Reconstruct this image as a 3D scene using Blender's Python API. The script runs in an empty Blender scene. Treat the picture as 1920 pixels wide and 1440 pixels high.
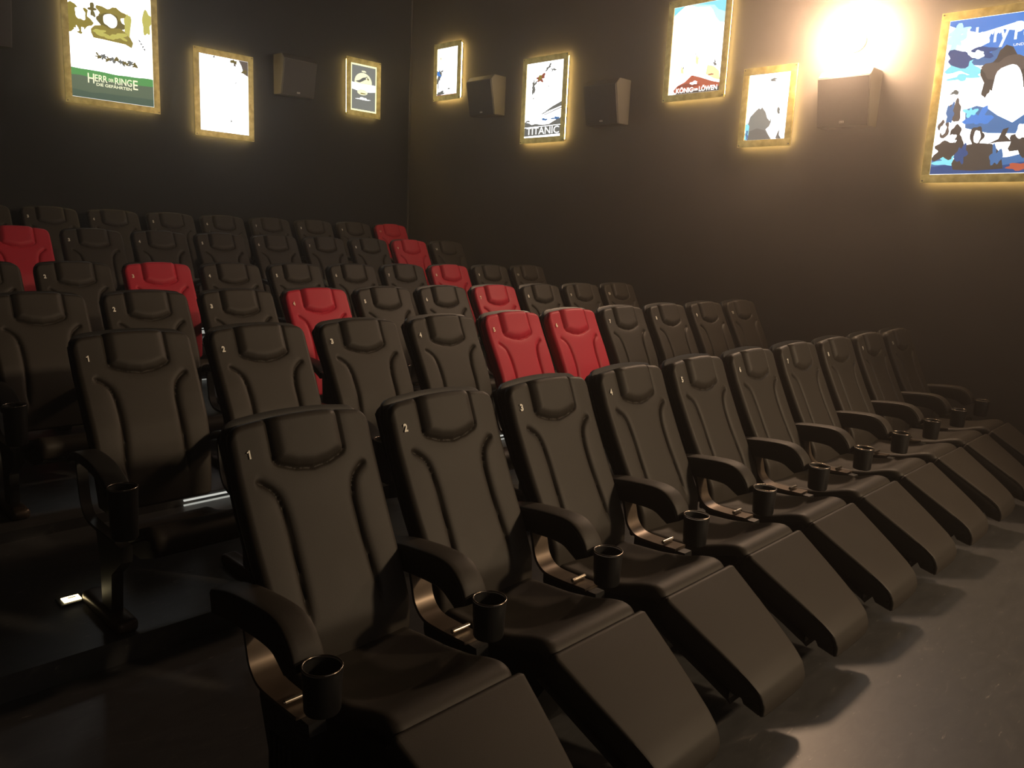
import bpy, bmesh, math, random
import numpy as np
from mathutils import Vector, Matrix

S = bpy.context.scene
COL = S.collection

# ------------------------------------------------------------------ camera
cam_d = bpy.data.cameras.new('camera')
cam = bpy.data.objects.new('camera', cam_d)
COL.objects.link(cam)
S.camera = cam
cam_d.sensor_width = 36.0
cam_d.sensor_fit = 'HORIZONTAL'
cam_d.lens = 1491.99 / 1920 * 36.0
cam_d.clip_start = 0.02
R_ = ((0.70132533, -0.71144573, 0.04458429), (0.09977366, 0.15989843, 0.98207826), (-0.70582434, -0.68430802, 0.18312437))
cam.matrix_world = Matrix(((R_[0][0], R_[1][0], R_[2][0], 0), (R_[0][1], R_[1][1], R_[2][1], 0),
                           (R_[0][2], R_[1][2], R_[2][2], 1.68), (0, 0, 0, 1)))
# ------------------------------------------------------------------ view, world
vs = S.view_settings
vs.view_transform = 'Standard'
vs.look = 'None'
vs.exposure = 0.0
vs.gamma = 1.0
vs.use_curve_mapping = False
S.cycles.use_denoising = True
S.cycles.volume_bounces = 0
S.cycles.max_bounces = 6
S.cycles.sample_clamp_indirect = 6.0
W = bpy.data.worlds.new('world')
S.world = W
W.use_nodes = True
W.node_tree.nodes['Background'].inputs[0].default_value = (0, 0, 0, 1)
W.node_tree.nodes['Background'].inputs[1].default_value = 0.0
# thin scattering volume, imitates the lens veil around the lamp
_veil = W.node_tree.nodes.new('ShaderNodeVolumeScatter')
W.node_tree.links.new(_veil.outputs[0], W.node_tree.nodes['World Output'].inputs['Volume'])
# light levels, all in one place
LAMP_EMIT = 255.0         # the wall lamp by the loudspeaker (diffuser radiance)
ADDED_LAMP_EMIT = 110.0         # added twin out of view, brightens the front row
ADDED_SCREEN_EMIT = 0.45         # unseen cinema screen, glow added to brighten the front row
PANEL_WHITE = 2.8         # white of the backlit film posters
HALO_EMIT = 50.0           # strips behind the poster frames
VEIL_DENSITY = 0.013
ADDED_SPOT_POWER = 1500.0        # added unseen spotlight that brightens the front row
_veil.inputs['Color'].default_value = (1.0, 0.92, 0.84, 1)
_veil.inputs['Density'].default_value = VEIL_DENSITY
_veil.inputs['Anisotropy'].default_value = 0.8


# ------------------------------------------------------------------ helpers
def lin(c):
    return tuple(((x / 255) / 12.92 if x / 255 <= 0.04045 else ((x / 255 + 0.055) / 1.055) ** 2.4) for x in c)


def new_mat(name):
    m = bpy.data.materials.new(name)
    m.use_nodes = True
    nt = m.node_tree
    b = nt.nodes['Principled BSDF']
    return m, nt, b


def mat_plain(name, col, rough=0.5, metal=0.0, noise=0.0, nscale=8.0, bump=0.0, bscale=200.0, spec=0.5, rvar=0.0):
    m, nt, b = new_mat(name)
    b.inputs['Base Color'].default_value = (*col, 1)
    b.inputs['Roughness'].default_value = rough
    b.inputs['Metallic'].default_value = metal
    b.inputs['Specular IOR Level'].default_value = spec
    tc = nt.nodes.new('ShaderNodeTexCoord')
    if noise > 0 or rvar > 0:
        n = nt.nodes.new('ShaderNodeTexNoise')
        n.inputs['Scale'].default_value = nscale
        n.inputs['Detail'].default_value = 5
        nt.links.new(tc.outputs['Object'], n.inputs['Vector'])
        if noise > 0:
            mx = nt.nodes.new('ShaderNodeMix')
            mx.data_type = 'RGBA'
            mx.inputs[6].default_value = tuple(c * (1 - noise) for c in col) + (1,)
            mx.inputs[7].default_value = tuple(min(1, c * (1 + noise)) for c in col) + (1,)
            nt.links.new(n.outputs['Fac'], mx.inputs[0])
            nt.links.new(mx.outputs[2], b.inputs['Base Color'])
        if rvar > 0:
            mr = nt.nodes.new('ShaderNodeMapRange')
            mr.inputs[3].default_value = rough - rvar
            mr.inputs[4].default_value = rough + rvar
            nt.links.new(n.outputs['Fac'], mr.inputs[0])
            nt.links.new(mr.outputs[0], b.inputs['Roughness'])
    if bump > 0:
        n2 = nt.nodes.new('ShaderNodeTexNoise')
        n2.inputs['Scale'].default_value = bscale
        n2.inputs['Detail'].default_value = 3
        nt.links.new(tc.outputs['Object'], n2.inputs['Vector'])
        bp = nt.nodes.new('ShaderNodeBump')
        bp.inputs['Strength'].default_value = bump
        bp.inputs['Distance'].default_value = 0.001
        nt.links.new(n2.outputs['Fac'], bp.inputs['Height'])
        nt.links.new(bp.outputs['Normal'], b.inputs['Normal'])
    return m


def mat_emit(name, col, strength=1.0):
    m, nt, b = new_mat(name)
    nt.nodes.remove(b)
    e = nt.nodes.new('ShaderNodeEmission')
    e.inputs[0].default_value = (*col, 1)
    e.inputs[1].default_value = strength
    nt.links.new(e.outputs[0], nt.nodes['Material Output'].inputs[0])
    return m


_ec = {}


def emit(rgb, k=1.0):
    key = (rgb, k)
    if key not in _ec:
        _ec[key] = mat_emit('backlit_%d_%d_%d' % rgb, lin(rgb), k)
    return _ec[key]


M = {}
M['leather'] = mat_plain('black_leather', (0.026, 0.0215, 0.017), 0.57, noise=0.12, nscale=5, bump=0.35, bscale=420, spec=0.30, rvar=0.05)
M['leather_side'] = mat_plain('black_leather_side', (0.014, 0.014, 0.014), 0.42, noise=0.1, nscale=5, bump=0.3, bscale=420, spec=0.4)
M['red'] = mat_plain('red_leather', (0.42, 0.022, 0.045), 0.5, noise=0.07, nscale=5, bump=0.35, bscale=420, spec=0.22)
M['plastic'] = mat_plain('black_plastic', (0.008, 0.008, 0.008), 0.45, bump=0.15, bscale=300, spec=0.4, noise=0.1)
M['bronze'] = mat_plain('bronzed_metal', (0.10, 0.075, 0.055), 0.38, metal=0.6, noise=0.15, nscale=20)
M['rim'] = mat_plain('cup_rim_metal', (0.36, 0.31, 0.26), 0.25, metal=1.0, noise=0.05, nscale=30)
M['steel'] = mat_plain('rod_steel', (0.55, 0.5, 0.42), 0.25, metal=1.0, noise=0.05, nscale=30)
M['number'] = mat_plain('number_print', (0.80, 0.78, 0.70), 0.5, noise=0.03)
M['number_red'] = mat_plain('number_print_warm', (0.80, 0.66, 0.48), 0.5, noise=0.03)
M['spk'] = mat_plain('speaker_cabinet', (0.06, 0.055, 0.05), 0.5, noise=0.1, bump=0.2)
M['grille'] = mat_plain('speaker_grille', (0.06, 0.058, 0.055), 0.75, noise=0.12, nscale=60, bump=0.4, bscale=700)
M['wall_b'] = mat_plain('wall_paint_dim', (0.012, 0.0125, 0.0125), 0.75, noise=0.14, nscale=1.6, bump=0.15, bscale=90, spec=0.3)  # walls away from the lamp, dimness put into a darker colour
M['wall_r'] = mat_plain('wall_paint_lit', (0.082, 0.074, 0.064), 0.7, noise=0.12, nscale=1.4, bump=0.15, bscale=90, spec=0.3)  # side wall, lamp glow put into a lighter, warmer colour
M['ceil'] = mat_plain('ceiling_paint', (0.02, 0.02, 0.02), 0.85, noise=0.1)

# brass frame: mottled brushed gold
mb, nt, b = new_mat('mottled_brass')
tc = nt.nodes.new('ShaderNodeTexCoord')
n = nt.nodes.new('ShaderNodeTexNoise'); n.inputs['Scale'].default_value = 14; n.inputs['Detail'].default_value = 8
nt.links.new(tc.outputs['Object'], n.inputs['Vector'])
cr = nt.nodes.new('ShaderNodeValToRGB')
cr.color_ramp.elements[0].position = 0.3; cr.color_ramp.elements[0].color = (0.34, 0.24, 0.045, 1)
cr.color_ramp.elements[1].position = 0.75; cr.color_ramp.elements[1].color = (0.66, 0.54, 0.18, 1)
nt.links.new(n.outputs['Fac'], cr.inputs[0]); nt.links.new(cr.outputs[0], b.inputs['Base Color'])
b.inputs['Roughness'].default_value = 0.42; b.inputs['Metallic'].default_value = 0.25
# the acrylic frame is lit through from the light box behind it
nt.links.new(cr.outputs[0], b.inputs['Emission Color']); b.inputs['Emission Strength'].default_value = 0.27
M['brass'] = mb

# floor: dark marbled linoleum, satin
mf, nt, b = new_mat('linoleum')
tc = nt.nodes.new('ShaderNodeTexCoord')
mp = nt.nodes.new('ShaderNodeMapping'); mp.inputs['Rotation'].default_value = (0, 0, 0.6); mp.inputs['Scale'].default_value = (1, 2.6, 1)
nt.links.new(tc.outputs['Object'], mp.inputs[0])
n = nt.nodes.new('ShaderNodeTexNoise'); n.inputs['Scale'].default_value = 7; n.inputs['Detail'].default_value = 12; n.inputs['Roughness'].default_value = 0.65
n.inputs['Distortion'].default_value = 0.8
nt.links.new(mp.outputs[0], n.inputs['Vector'])
cr = nt.nodes.new('ShaderNodeValToRGB')
cr.color_ramp.elements[0].position = 0.35; cr.color_ramp.elements[0].color = (0.050, 0.050, 0.051, 1)
cr.color_ramp.elements[1].position = 0.62; cr.color_ramp.elements[1].color = (0.066, 0.066, 0.067, 1)
e2 = cr.color_ramp.elements.new(0.80); e2.color = (0.15, 0.135, 0.125, 1)
nt.links.new(n.outputs['Fac'], cr.inputs[0])
# pale scuffs, sparse and short
mp2 = nt.nodes.new('ShaderNodeMapping'); mp2.inputs['Rotation'].default_value = (0, 0, 0.35); mp2.inputs['Scale'].default_value = (2.2, 9.0, 1)
nt.links.new(tc.outputs['Object'], mp2.inputs[0])
n3 = nt.nodes.new('ShaderNodeTexNoise'); n3.inputs['Scale'].default_value = 5; n3.inputs['Detail'].default_value = 10; n3.inputs['Roughness'].default_value = 0.72
nt.links.new(mp2.outputs[0], n3.inputs['Vector'])
cs_ = nt.nodes.new('ShaderNodeValToRGB')
cs_.color_ramp.elements[0].position = 0.615; cs_.color_ramp.elements[0].color = (0, 0, 0, 1)
cs_.color_ramp.elements[1].position = 0.70; cs_.color_ramp.elements[1].color = (1, 1, 1, 1)
nt.links.new(n3.outputs['Fac'], cs_.inputs[0])
mxs = nt.nodes.new('ShaderNodeMix'); mxs.data_type = 'RGBA'
nt.links.new(cs_.outputs[0], mxs.inputs[0]); nt.links.new(cr.outputs[0], mxs.inputs[6]); mxs.inputs[7].default_value = (0.26, 0.24, 0.21, 1)
nt.links.new(mxs.outputs[2], b.inputs['Base Color'])
b.inputs['Roughness'].default_value = 0.40; b.inputs['Specular IOR Level'].default_value = 0.55
n2 = nt.nodes.new('ShaderNodeTexNoise'); n2.inputs['Scale'].default_value = 160
nt.links.new(tc.outputs['Object'], n2.inputs['Vector'])
bp = nt.nodes.new('ShaderNodeBump'); bp.inputs['Strength'].default_value = 0.2; bp.inputs['Distance'].default_value = 0.001
nt.links.new(n2.outputs['Fac'], bp.inputs['Height']); nt.links.new(bp.outputs[0], b.inputs['Normal'])
M['floor'] = mf


class MB:
    """collects geometry and links it as one mesh"""

    def __init__(s):
        s.v = []; s.f = []; s.m = []

    def add(s, vs_, fs, mi=0):
        o = len(s.v)
        s.v += [tuple(p) for p in vs_]
        s.f += [tuple(i + o for i in f) for f in fs]
        s.m += [mi] * len(fs)
        return s

    def box(s, c, d, mi=0, rot=None, bev=0.0):
        bm = bmesh.new()
        bmesh.ops.create_cube(bm, size=1)
        for v in bm.verts:
            v.co = Vector((v.co.x * d[0], v.co.y * d[1], v.co.z * d[2]))
        if bev > 0:
            bmesh.ops.bevel(bm, geom=bm.edges[:], offset=bev, segments=3, affect='EDGES', profile=0.6)
        return s.take(bm, c, rot, mi)

    def cyl(s, c, r, h, n=32, mi=0, rot=None, r2=None, bev=0.0):
        bm = bmesh.new()
        bmesh.ops.create_cone(bm, cap_ends=True, segments=n, radius1=r, radius2=r if r2 is None else r2, depth=h)
        if bev > 0:
            ed = [e for e in bm.edges if abs(e.verts[0].co.z - e.verts[1].co.z) < 1e-6]
            bmesh.ops.bevel(bm, geom=ed, offset=bev, segments=2, affect='EDGES')
        return s.take(bm, c, rot, mi)

    def take(s, bm, c=(0, 0, 0), rot=None, mi=0):
        bm.verts.index_update()
        vs_ = []
        for v in bm.verts:
            p = v.co.copy()
            if rot is not None:
                p = rot @ p
            vs_.append(p + Vector(c))
        s.add(vs_, [[v.index for v in f.verts] for f in bm.faces], mi)
        bm.free()
        return s

    def prism(s, poly, h0, h1, axis='x', mi=0):
        """polygon (a,b) extruded along an axis; axis x: (y,z), y: (x,z), z: (x,y)"""
        n_ = len(poly)

        def P(a, b_, h):
            return {'x': (h, a, b_), 'y': (a, h, b_), 'z': (a, b_, h)}[axis]
        vs_ = [P(a, b_, h0) for a, b_ in poly] + [P(a, b_, h1) for a, b_ in poly]
        fs = [tuple(range(n_))[::-1], tuple(range(n_, 2 * n_))]
        fs += [(i, (i + 1) % n_, n_ + (i + 1) % n_, n_ + i) for i in range(n_)]
        return s.add(vs_, fs, mi)

    def lathe(s, prof, c=(0, 0, 0), n=40, mi=0):
        vs_ = []; fs = []
        k = len(prof)
        for i in range(n):
            a = 2 * math.pi * i / n
            for r, z in prof:
                vs_.append((c[0] + r * math.cos(a), c[1] + r * math.sin(a), c[2] + z))
        for i in range(n):
            j = (i + 1) % n
            for q in range(k - 1):
                fs.append((i * k + q, j * k + q, j * k + q + 1, i * k + q + 1))
        return s.add(vs_, fs, mi)

    def mesh(s, name, mats, smooth=None):
        me = bpy.data.meshes.new(name)
        me.from_pydata(s.v, [], s.f)
        bm = bmesh.new(); bm.from_mesh(me)
        bmesh.ops.remove_doubles(bm, verts=bm.verts, dist=1e-6)
        bmesh.ops.recalc_face_normals(bm, faces=bm.faces)
        if len(set(s.m)) <= 1:
            pass
        bm.to_mesh(me); bm.free()
        for m_ in (mats if isinstance(mats, (list, tuple)) else [mats]):
            me.materials.append(m_)
        if len(me.polygons) == len(s.m):
            me.polygons.foreach_set('material_index', s.m)
        if smooth is not None:
            me.shade_smooth()
            me.set_sharp_from_angle(angle=math.radians(smooth))
        return me


def obj(name, me, parent=None, loc=(0, 0, 0), rz=0.0):
    o = bpy.data.objects.new(name, me)
    COL.objects.link(o)
    o.location = loc
    o.rotation_euler = (0, 0, rz)
    if parent is not None:
        o.parent = parent
    return o


def tag(o, label=None, cat=None, group=None, kind=None):
    if label: o['label'] = label
    if cat: o['category'] = cat
    if group: o['group'] = group
    if kind: o['kind'] = kind
    return o


def empty(name, loc=(0, 0, 0), rz=0.0):
    e = bpy.data.objects.new(name, None)
    COL.objects.link(e)
    e.empty_display_size = 0.1
    e.location = loc
    e.rotation_euler = (0, 0, rz)
    return e


_text_cache = {}


def text_mesh(txt, size, mat, extrude=0.0006, bold=0.0, width=None, shear=0.0):
    """lettering in the XY plane facing +Z, centred; width: stretch to this width"""
    cu = bpy.data.curves.new('lettering', 'FONT')
    cu.body = txt
    cu.size = size
    cu.align_x = 'CENTER'; cu.align_y = 'CENTER'
    cu.extrude = extrude
    cu.offset = bold
    cu.shear = shear
    cu.resolution_u = 4
    o = bpy.data.objects.new('lettering', cu)
    COL.objects.link(o)
    bpy.context.view_layer.update()
    dg = bpy.context.evaluated_depsgraph_get()
    me = bpy.data.meshes.new_from_object(o.evaluated_get(dg))
    bpy.data.objects.remove(o)
    bpy.data.curves.remove(cu)
    me.materials.clear()
    me.materials.append(mat)
    co = np.empty(len(me.vertices) * 3); me.vertices.foreach_get('co', co); co = co.reshape(-1, 3)
    c0, c1 = co.min(0), co.max(0)
    co[:, :2] -= ((c0 + c1) / 2)[:2]
    if width:
        co[:, 0] *= width / (c1[0] - c0[0])
    me.vertices.foreach_set('co', co.ravel())
    return me


# ------------------------------------------------------------------ the room
XL, XR, YF, YB, ZC = -2.6, 7.24, -5.2, 9.25, 5.2
ROW_Y = {1: 2.224, 2: 3.643, 3: 5.048, 4: 6.357, 5: 7.791, 6: 8.973}
ROW_Z = {1: 0.0, 2: 0.10, 3: 0.155, 4: 0.262, 5: 0.484, 6: 0.669}
RISER = {2: 2.98, 3: 4.28, 4: 5.60, 5: 7.0, 6: 8.25}
X0 = 0.735
PITCH = 0.6

floor = MB()
prof = [(YF, 0.0)]
for r in range(2, 7):
    prof += [(RISER[r], ROW_Z[r - 1]), (RISER[r], ROW_Z[r])]
prof += [(YB, ROW_Z[6]), (YB, -0.3), (YF, -0.3)]
floor.prism(prof, XL, XR, 'x')
tag(obj('floor', floor.mesh('floor', M['floor'])), kind='structure')
for nm, c, d, m_ in (('wall_back', ((XL + XR) / 2, YB + 0.1, 2.4), (XR - XL + 0.4, 0.2, 5.9), M['wall_b']),
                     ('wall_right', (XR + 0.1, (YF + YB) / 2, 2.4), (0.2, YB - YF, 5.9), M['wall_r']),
                     ('wall_left', (XL - 0.1, (YF + YB) / 2, 2.4), (0.2, YB - YF, 5.9), M['wall_b']),
                     ('wall_front', ((XL + XR) / 2, YF - 0.1, 2.4), (XR - XL + 0.4, 0.2, 5.9), M['wall_b']),
                     ('ceiling', ((XL + XR) / 2, (YF + YB) / 2, ZC + 0.1), (XR - XL, YB - YF, 0.2), M['ceil'])):
    tag(obj(nm, MB().box(c, d).mesh(nm, m_)), kind='structure')
# thin metal angle in the corner where the two walls meet
tag(obj('trim_1', MB().box((XR - 0.012, YB - 0.012, 2.95), (0.022, 0.022, 4.4), bev=0.004).mesh('trim_1', M['spk'])), kind='structure')

# unseen screen on the front wall, glow added to brighten the front row
sc = empty('added_glow_screen', (2.9, YF, 0))
tag(sc, 'unseen cinema screen on the front wall, glow added to light the seats', 'screen')
obj('screen_surface', MB().box((0, 0.05, 2.5), (7.2, 0.01, 3.0)).mesh('screen_surface', mat_emit('added_screen_glow', (1.0, 0.86, 0.72), ADDED_SCREEN_EMIT)), sc)
fr = MB()
for c, d in (((0, 0.03, 4.06), (7.44, 0.06, 0.12)), ((0, 0.03, 0.94), (7.44, 0.06, 0.12)), ((-3.66, 0.03, 2.5), (0.12, 0.06, 3.0)), ((3.66, 0.03, 2.5), (0.12, 0.06, 3.0))):
    fr.box(c, d)
obj('screen_frame', fr.mesh('screen_frame', M['ceil']), sc)


# ------------------------------------------------------------------ wall lamps
def wall_lamp(loc, strength, label, sx=1.0):
    L = empty('wall_lamp', loc)
    tag(L, label, 'lamp')
    rx = Matrix.Rotation(math.radians(90), 3, 'Y')
    obj('wall_plate', MB().cyl((-0.015, 0, 0.0), 0.09, 0.03, rot=rx, bev=0.006).mesh('wall_plate', M['spk'], 40), L)
    obj('bracket', MB().cyl((-0.08, 0, 0.0), 0.018, 0.12, rot=rx).mesh('bracket', M['spk'], 40), L)
    bm = bmesh.new()
    bmesh.ops.create_icosphere(bm, subdivisions=3, radius=1.0)
    for v in bm.verts:
        v.co = Vector((v.co.x * 0.15, v.co.y * 0.19 * sx, v.co.z * 0.165 * sx))
        v.co.z += -v.co.y * 0.45  # shape widened and slanted to imitate the glare around the lamp
    obj('glass_diffuser', MB().take(bm, (-0.25, 0, 0)).mesh('glass_diffuser', mat_emit('lamp_glass', (1.0, 0.66, 0.42), strength), 60), L)
    return L


wall_lamp((XR, 3.06, 3.46), LAMP_EMIT, 'glaring warm wall lamp above the loudspeaker beside the blue poster')
wall_lamp((XR, -1.6, 3.46), ADDED_LAMP_EMIT, 'added unseen wall lamp near the screen, brightens the front row')  # lamp out of view, added to brighten the front row

# unseen spotlight at the front right, added to brighten the front row
def spotlight(loc, target, label):
    t = empty('added_spotlight', (loc[0], loc[1], ZC))
    tag(t, label, 'added spotlight')
    d = (Vector(target) - Vector(loc)).normalized()
    rot = d.to_track_quat('-Z', 'Y').to_matrix()
    off = Vector((0, 0, loc[2] - ZC))
    obj('mounting_pole', MB().cyl((0, 0, off.z / 2), 0.02, -off.z, 16).mesh('mounting_pole', M['plastic'], 40), t)
    body = MB().lathe([(0.0, 0.24), (0.06, 0.24), (0.085, 0.20), (0.09, 0.0), (0.084, 0.0), (0.08, 0.19), (0.0, 0.19)], (0, 0, 0), 32)
    me = body.mesh('lamp_housing', M['plastic'], 40)
    o = obj('lamp_housing', me, t)
    o.matrix_local = Matrix.Translation(off) @ rot.to_4x4()
    ld = bpy.data.lights.new('spot_beam', 'SPOT')
    ld.energy = ADDED_SPOT_POWER
    ld.color = (1.0, 0.72, 0.44)
    ld.spot_size = math.radians(48)
    ld.spot_blend = 0.9
    ld.shadow_soft_size = 0.22
    lo = bpy.data.objects.new('spot_beam', ld)
    COL.objects.link(lo)
    lo.parent = t
    lo.matrix_local = Matrix.Translation(off - rot @ Vector((0, 0, 0.01))) @ rot.to_4x4()


spotlight((6.2, -4.4, 3.7), (3.5, 2.0, 0.2), 'unseen black spotlight added under the ceiling to brighten the front row')


# ------------------------------------------------------------------ cushion solids
def smooth_profile(pts, n=400, sig=9):
    p = np.array(pts, float)
    s = np.r_[0, np.cumsum(np.hypot(*np.diff(p, axis=0).T))]
    t = np.linspace(0, s[-1], n)
    q = np.stack([np.interp(t, s, p[:, 0]), np.interp(t, s, p[:, 1])], 1)
    k = np.exp(-0.5 * (np.arange(-3 * sig, 3 * sig + 1) / sig) ** 2); k /= k.sum()
    pad = 3 * sig
    ext = np.vstack([q[0] + (q[0] - q[1:pad + 1][::-1]), q, q[-1] + (q[-1] - q[-pad - 1:-1][::-1])])
    qs = np.stack([np.convolve(ext[:, i], k, 'valid') for i in (0, 1)], 1)
    s2 = np.r_[0, np.cumsum(np.hypot(*np.diff(qs, axis=0).T))]
    return s2, qs


class Pad:
    """upholstered slab following a (y,z) profile; u = across, v = along the profile"""

    def __init__(s, prof_pts, hw, corner_top=0.06, corner_bot=0.03, crown=0.015, edge=0.03, depth=0.07, sig=9, flip=1):
        s.sv, s.q = smooth_profile(prof_pts, sig=sig)
        s.L = s.sv[-1]
        s.hw = hw; s.ct = corner_top; s.cb = corner_bot; s.crown = crown; s.edge = edge; s.depth = depth; s.flip = flip

    def pos(s, v):
        y = np.interp(v, s.sv, s.q[:, 0]); z = np.interp(v, s.sv, s.q[:, 1])
        d = 0.004
        ty = np.interp(v + d, s.sv, s.q[:, 0]) - np.interp(v - d, s.sv, s.q[:, 0])
        tz = np.interp(v + d, s.sv, s.q[:, 1]) - np.interp(v - d, s.sv, s.q[:, 1])
        l = np.hypot(ty, tz) + 1e-9
        # normal to the left of travel, flipped so that it faces the sitter
        return y, z, -tz / l * s.flip, ty / l * s.flip

    def build(s, nu=56, nv=96, height=None, side_inset=None, rings=None, back=True):
        a = np.linspace(-1, 1, nu + 1)
        a = np.sign(a) * (1 - (1 - np.abs(a)) ** 1.35)      # denser at the borders
        t = np.linspace(0, 1, nv + 1)
        t = t - 0.10 * np.sin(2 * np.pi * t) / (2 * np.pi) * 2.2
        T, A = np.meshgrid(t, a, indexing='ij')
        hwv = np.interp(T, np.linspace(0, 1, len(s.hw)), s.hw)
        U = A * hwv
        r = np.abs(U)

        def drop(R):
            if R <= 0: return 0 * r
            x = np.clip(r - (hwv - R), 0, R)
            return R - np.sqrt(np.maximum(R * R - x * x, 0))
        vt = s.L - drop(s.ct) - s.crown * A ** 2
        vb = drop(s.cb)
        V = vb + T * (vt - vb)
        d = np.minimum(np.minimum(hwv - r, (vt - V)), V - vb)
        # signed roll-off near every border
        e = s.edge
        x1 = np.clip((e - (hwv - r)) / e, 0, 1); x2 = np.clip((e - (vt - V)) / e, 0, 1); x3 = np.clip((e * 0.7 - (V - vb)) / (e * 0.7), 0, 1)
        x = np.clip(np.sqrt(x1 ** 2 + x2 ** 2 + x3 ** 2), 0, 1)
        h = -e * (1 - np.sqrt(np.maximum(1 - x ** 2, 0)))
        if height is not None:
            h = h + height(U, V, T, s)
        y, z, ny, nz = s.pos(V)
        P = np.stack([U, y + ny * h, z + nz * h], -1)
        nV, nU = P.shape[:2]
        verts = [tuple(p) for p in P.reshape(-1, 3)]
        idx = np.arange(nV * nU).reshape(nV, nU)
        faces = [(idx[i, j], idx[i, j + 1], idx[i + 1, j + 1], idx[i + 1, j]) for i in range(nV - 1) for j in range(nU - 1)]
        loop = [(0, j) for j in range(nU)] + [(i, nU - 1) for i in range(1, nV)] + [(nV - 1, j) for j in range(nU - 2, -1, -1)] + [(i, 0) for i in range(nV - 2, 0, -1)]
        prev = [idx[i, j] for i, j in loop]
        # the base outline without the roll-off
        N3 = np.stack([0 * ny, ny, nz], -1)
        base = np.stack([U, y, z], -1)
        cu = np.array([0.0, y[nV // 2, nU // 2], z[nV // 2, nU // 2]])
        if rings is None:
            rings = [(e, 0.0), (s.depth * 0.6, 0.0), (s.depth * 0.62, 0.003), (s.depth * 0.66, 0.003), (s.depth * 0.68, 0.0), (s.depth, 0.004), (s.depth + 0.006, 0.014)]
        for dep, ins in rings:
            ring = []
            for (i, j) in loop:
                b_ = base[i, j] - N3[i, j] * dep
                ii = ins + (side_inset(U[i, j], T[i, j], i == nV - 1) if side_inset else 0)
                b_ = b_.copy()
                b_[0] -= ii * A[i, j]
                tv = (2 * T[i, j] - 1)
                # move along profile direction
                b_[1] -= ii * tv * nz[i, j] * s.flip
                b_[2] += ii * tv * ny[i, j] * s.flip
                ring.append(len(verts)); verts.append(tuple(b_))
            n_ = len(loop)
            for k in range(n_):
                faces.append((prev[k], ring[k], ring[(k + 1) % n_], prev[(k + 1) % n_]))
            prev = ring
        if back:
            # close the back with a coarse grid following the profile
            dep, ins = rings[-1]
            bidx = -np.ones((nV, nU), int)
            for k, (i, j) in enumerate(loop):
                bidx[i, j] = prev[k]
            for i in range(1, nV - 1):
                for j in range(1, nU - 1):
                    b_ = base[i, j] - N3[i, j] * (dep + 0.004)
                    bidx[i, j] = len(verts); verts.append(tuple(b_))
            faces += [(bidx[i, j], bidx[i + 1, j], bidx[i + 1, j + 1], bidx[i, j + 1]) for i in range(nV - 1) for j in range(nU - 1)]
        m_ = MB(); m_.add(verts, faces)
        return m_


def seg_dist(U, Z, pts):
    """distance to a polyline and the arc position (0..1) of the nearest point"""
    best = np.full(U.shape, 9.0); arc = np.zeros(U.shape)
    pts = np.array(pts, float)
    s = np.r_[0, np.cumsum(np.hypot(*np.diff(pts, axis=0).T))]
    for k in range(len(pts) - 1):
        a, b_ = pts[k], pts[k + 1]
        d = b_ - a
        t = np.clip(((U - a[0]) * d[0] + (Z - a[1]) * d[1]) / (d @ d), 0, 1)
        dd = np.hypot(U - a[0] - t * d[0], Z - a[1] - t * d[1])
        m_ = dd < best
        best = np.where(m_, dd, best)
        arc = np.where(m_, (s[k] + t * (s[k + 1] - s[k])) / s[-1], arc)
    return best, arc


def catmull(pts, n=10):
    p = [np.array(q, float) for q in pts]
    p = [2 * p[0] - p[1]] + p + [2 * p[-1] - p[-2]]
    out = []
    for i in range(1, len(p) - 2):
        for k in range(n):
            t = k / n
            out.append(0.5 * ((2 * p[i]) + (-p[i - 1] + p[i + 1]) * t + (2 * p[i - 1] - 5 * p[i] + 4 * p[i + 1] - p[i + 2]) * t * t + (-p[i - 1] + 3 * p[i] - 3 * p[i + 1] + p[i + 2]) * t ** 3))
    out.append(p[-2])
    return np.array(out)


U_LINE = np.array([(-0.128, 1.14), (-0.128, 0.985)] + [(-0.128 + 0.03 * (1 - math.cos(a)), 0.965 - 0.025 * math.sin(a)) for a in np.linspace(0, 1.3, 6)]
                  + [(-0.06, 0.925), (0, 0.917), (0.06, 0.925)]
                  + [(0.128 - 0.03 * (1 - math.cos(a)), 0.965 - 0.025 * math.sin(a)) for a in np.linspace(1.3, 0, 6)] + [(0.128, 0.985), (0.128, 1.14)])
S_R = catmull([(0.205, 0.908), (0.175, 0.893), (0.143, 0.862), (0.128, 0.81), (0.124, 0.73), (0.127, 0.62), (0.130, 0.54), (0.128, 0.47)])
S_L = S_R * np.array([-1, 1])


def back_height(U, V, T, pad):
    y, z, ny, nz = pad.pos(V)
    Z = z
    h = np.zeros(U.shape)
    # groove and pillow of the headrest
    d, arc = seg_dist(U, Z, U_LINE)
    inside = (np.abs(U) < 0.128) & (Z > 0.917 + 0.008 * (U / 0.06) ** 2)
    h -= 0.010 * np.exp(-(d / 0.005) ** 2)
    dd = np.where(inside, d, 0)
    h += np.where(inside, 0.017 * (1 - np.exp(-(dd / 0.020) ** 2)), 0)
    outd = np.where(inside, 9, d)
    h -= 0.003 * np.exp(-(outd / 0.02) ** 2)
    # the two curved seams of the back
    for line in (S_R, S_L):
        d, arc = seg_dist(U, Z, line)
        fade = np.clip(arc / 0.05, 0, 1) * np.clip((1 - arc) / 0.22, 0, 1)
        fade = fade * fade * (3 - 2 * fade)
        h -= fade * (0.011 * np.exp(-(d / 0.0055) ** 2) + 0.006 * np.exp(-(d / 0.016) ** 2))
    # bolsters beside the seams, soft hollow in the middle
    side = np.clip((np.abs(U) - 0.13) / 0.09, 0, 1)
    low = np.clip((0.93 - Z) / 0.12, 0, 1)
    h += 0.010 * side * low * (1 - side * 0.5)
    h += 0.006 * (1 - (U / 0.26) ** 2)
    return h


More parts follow.
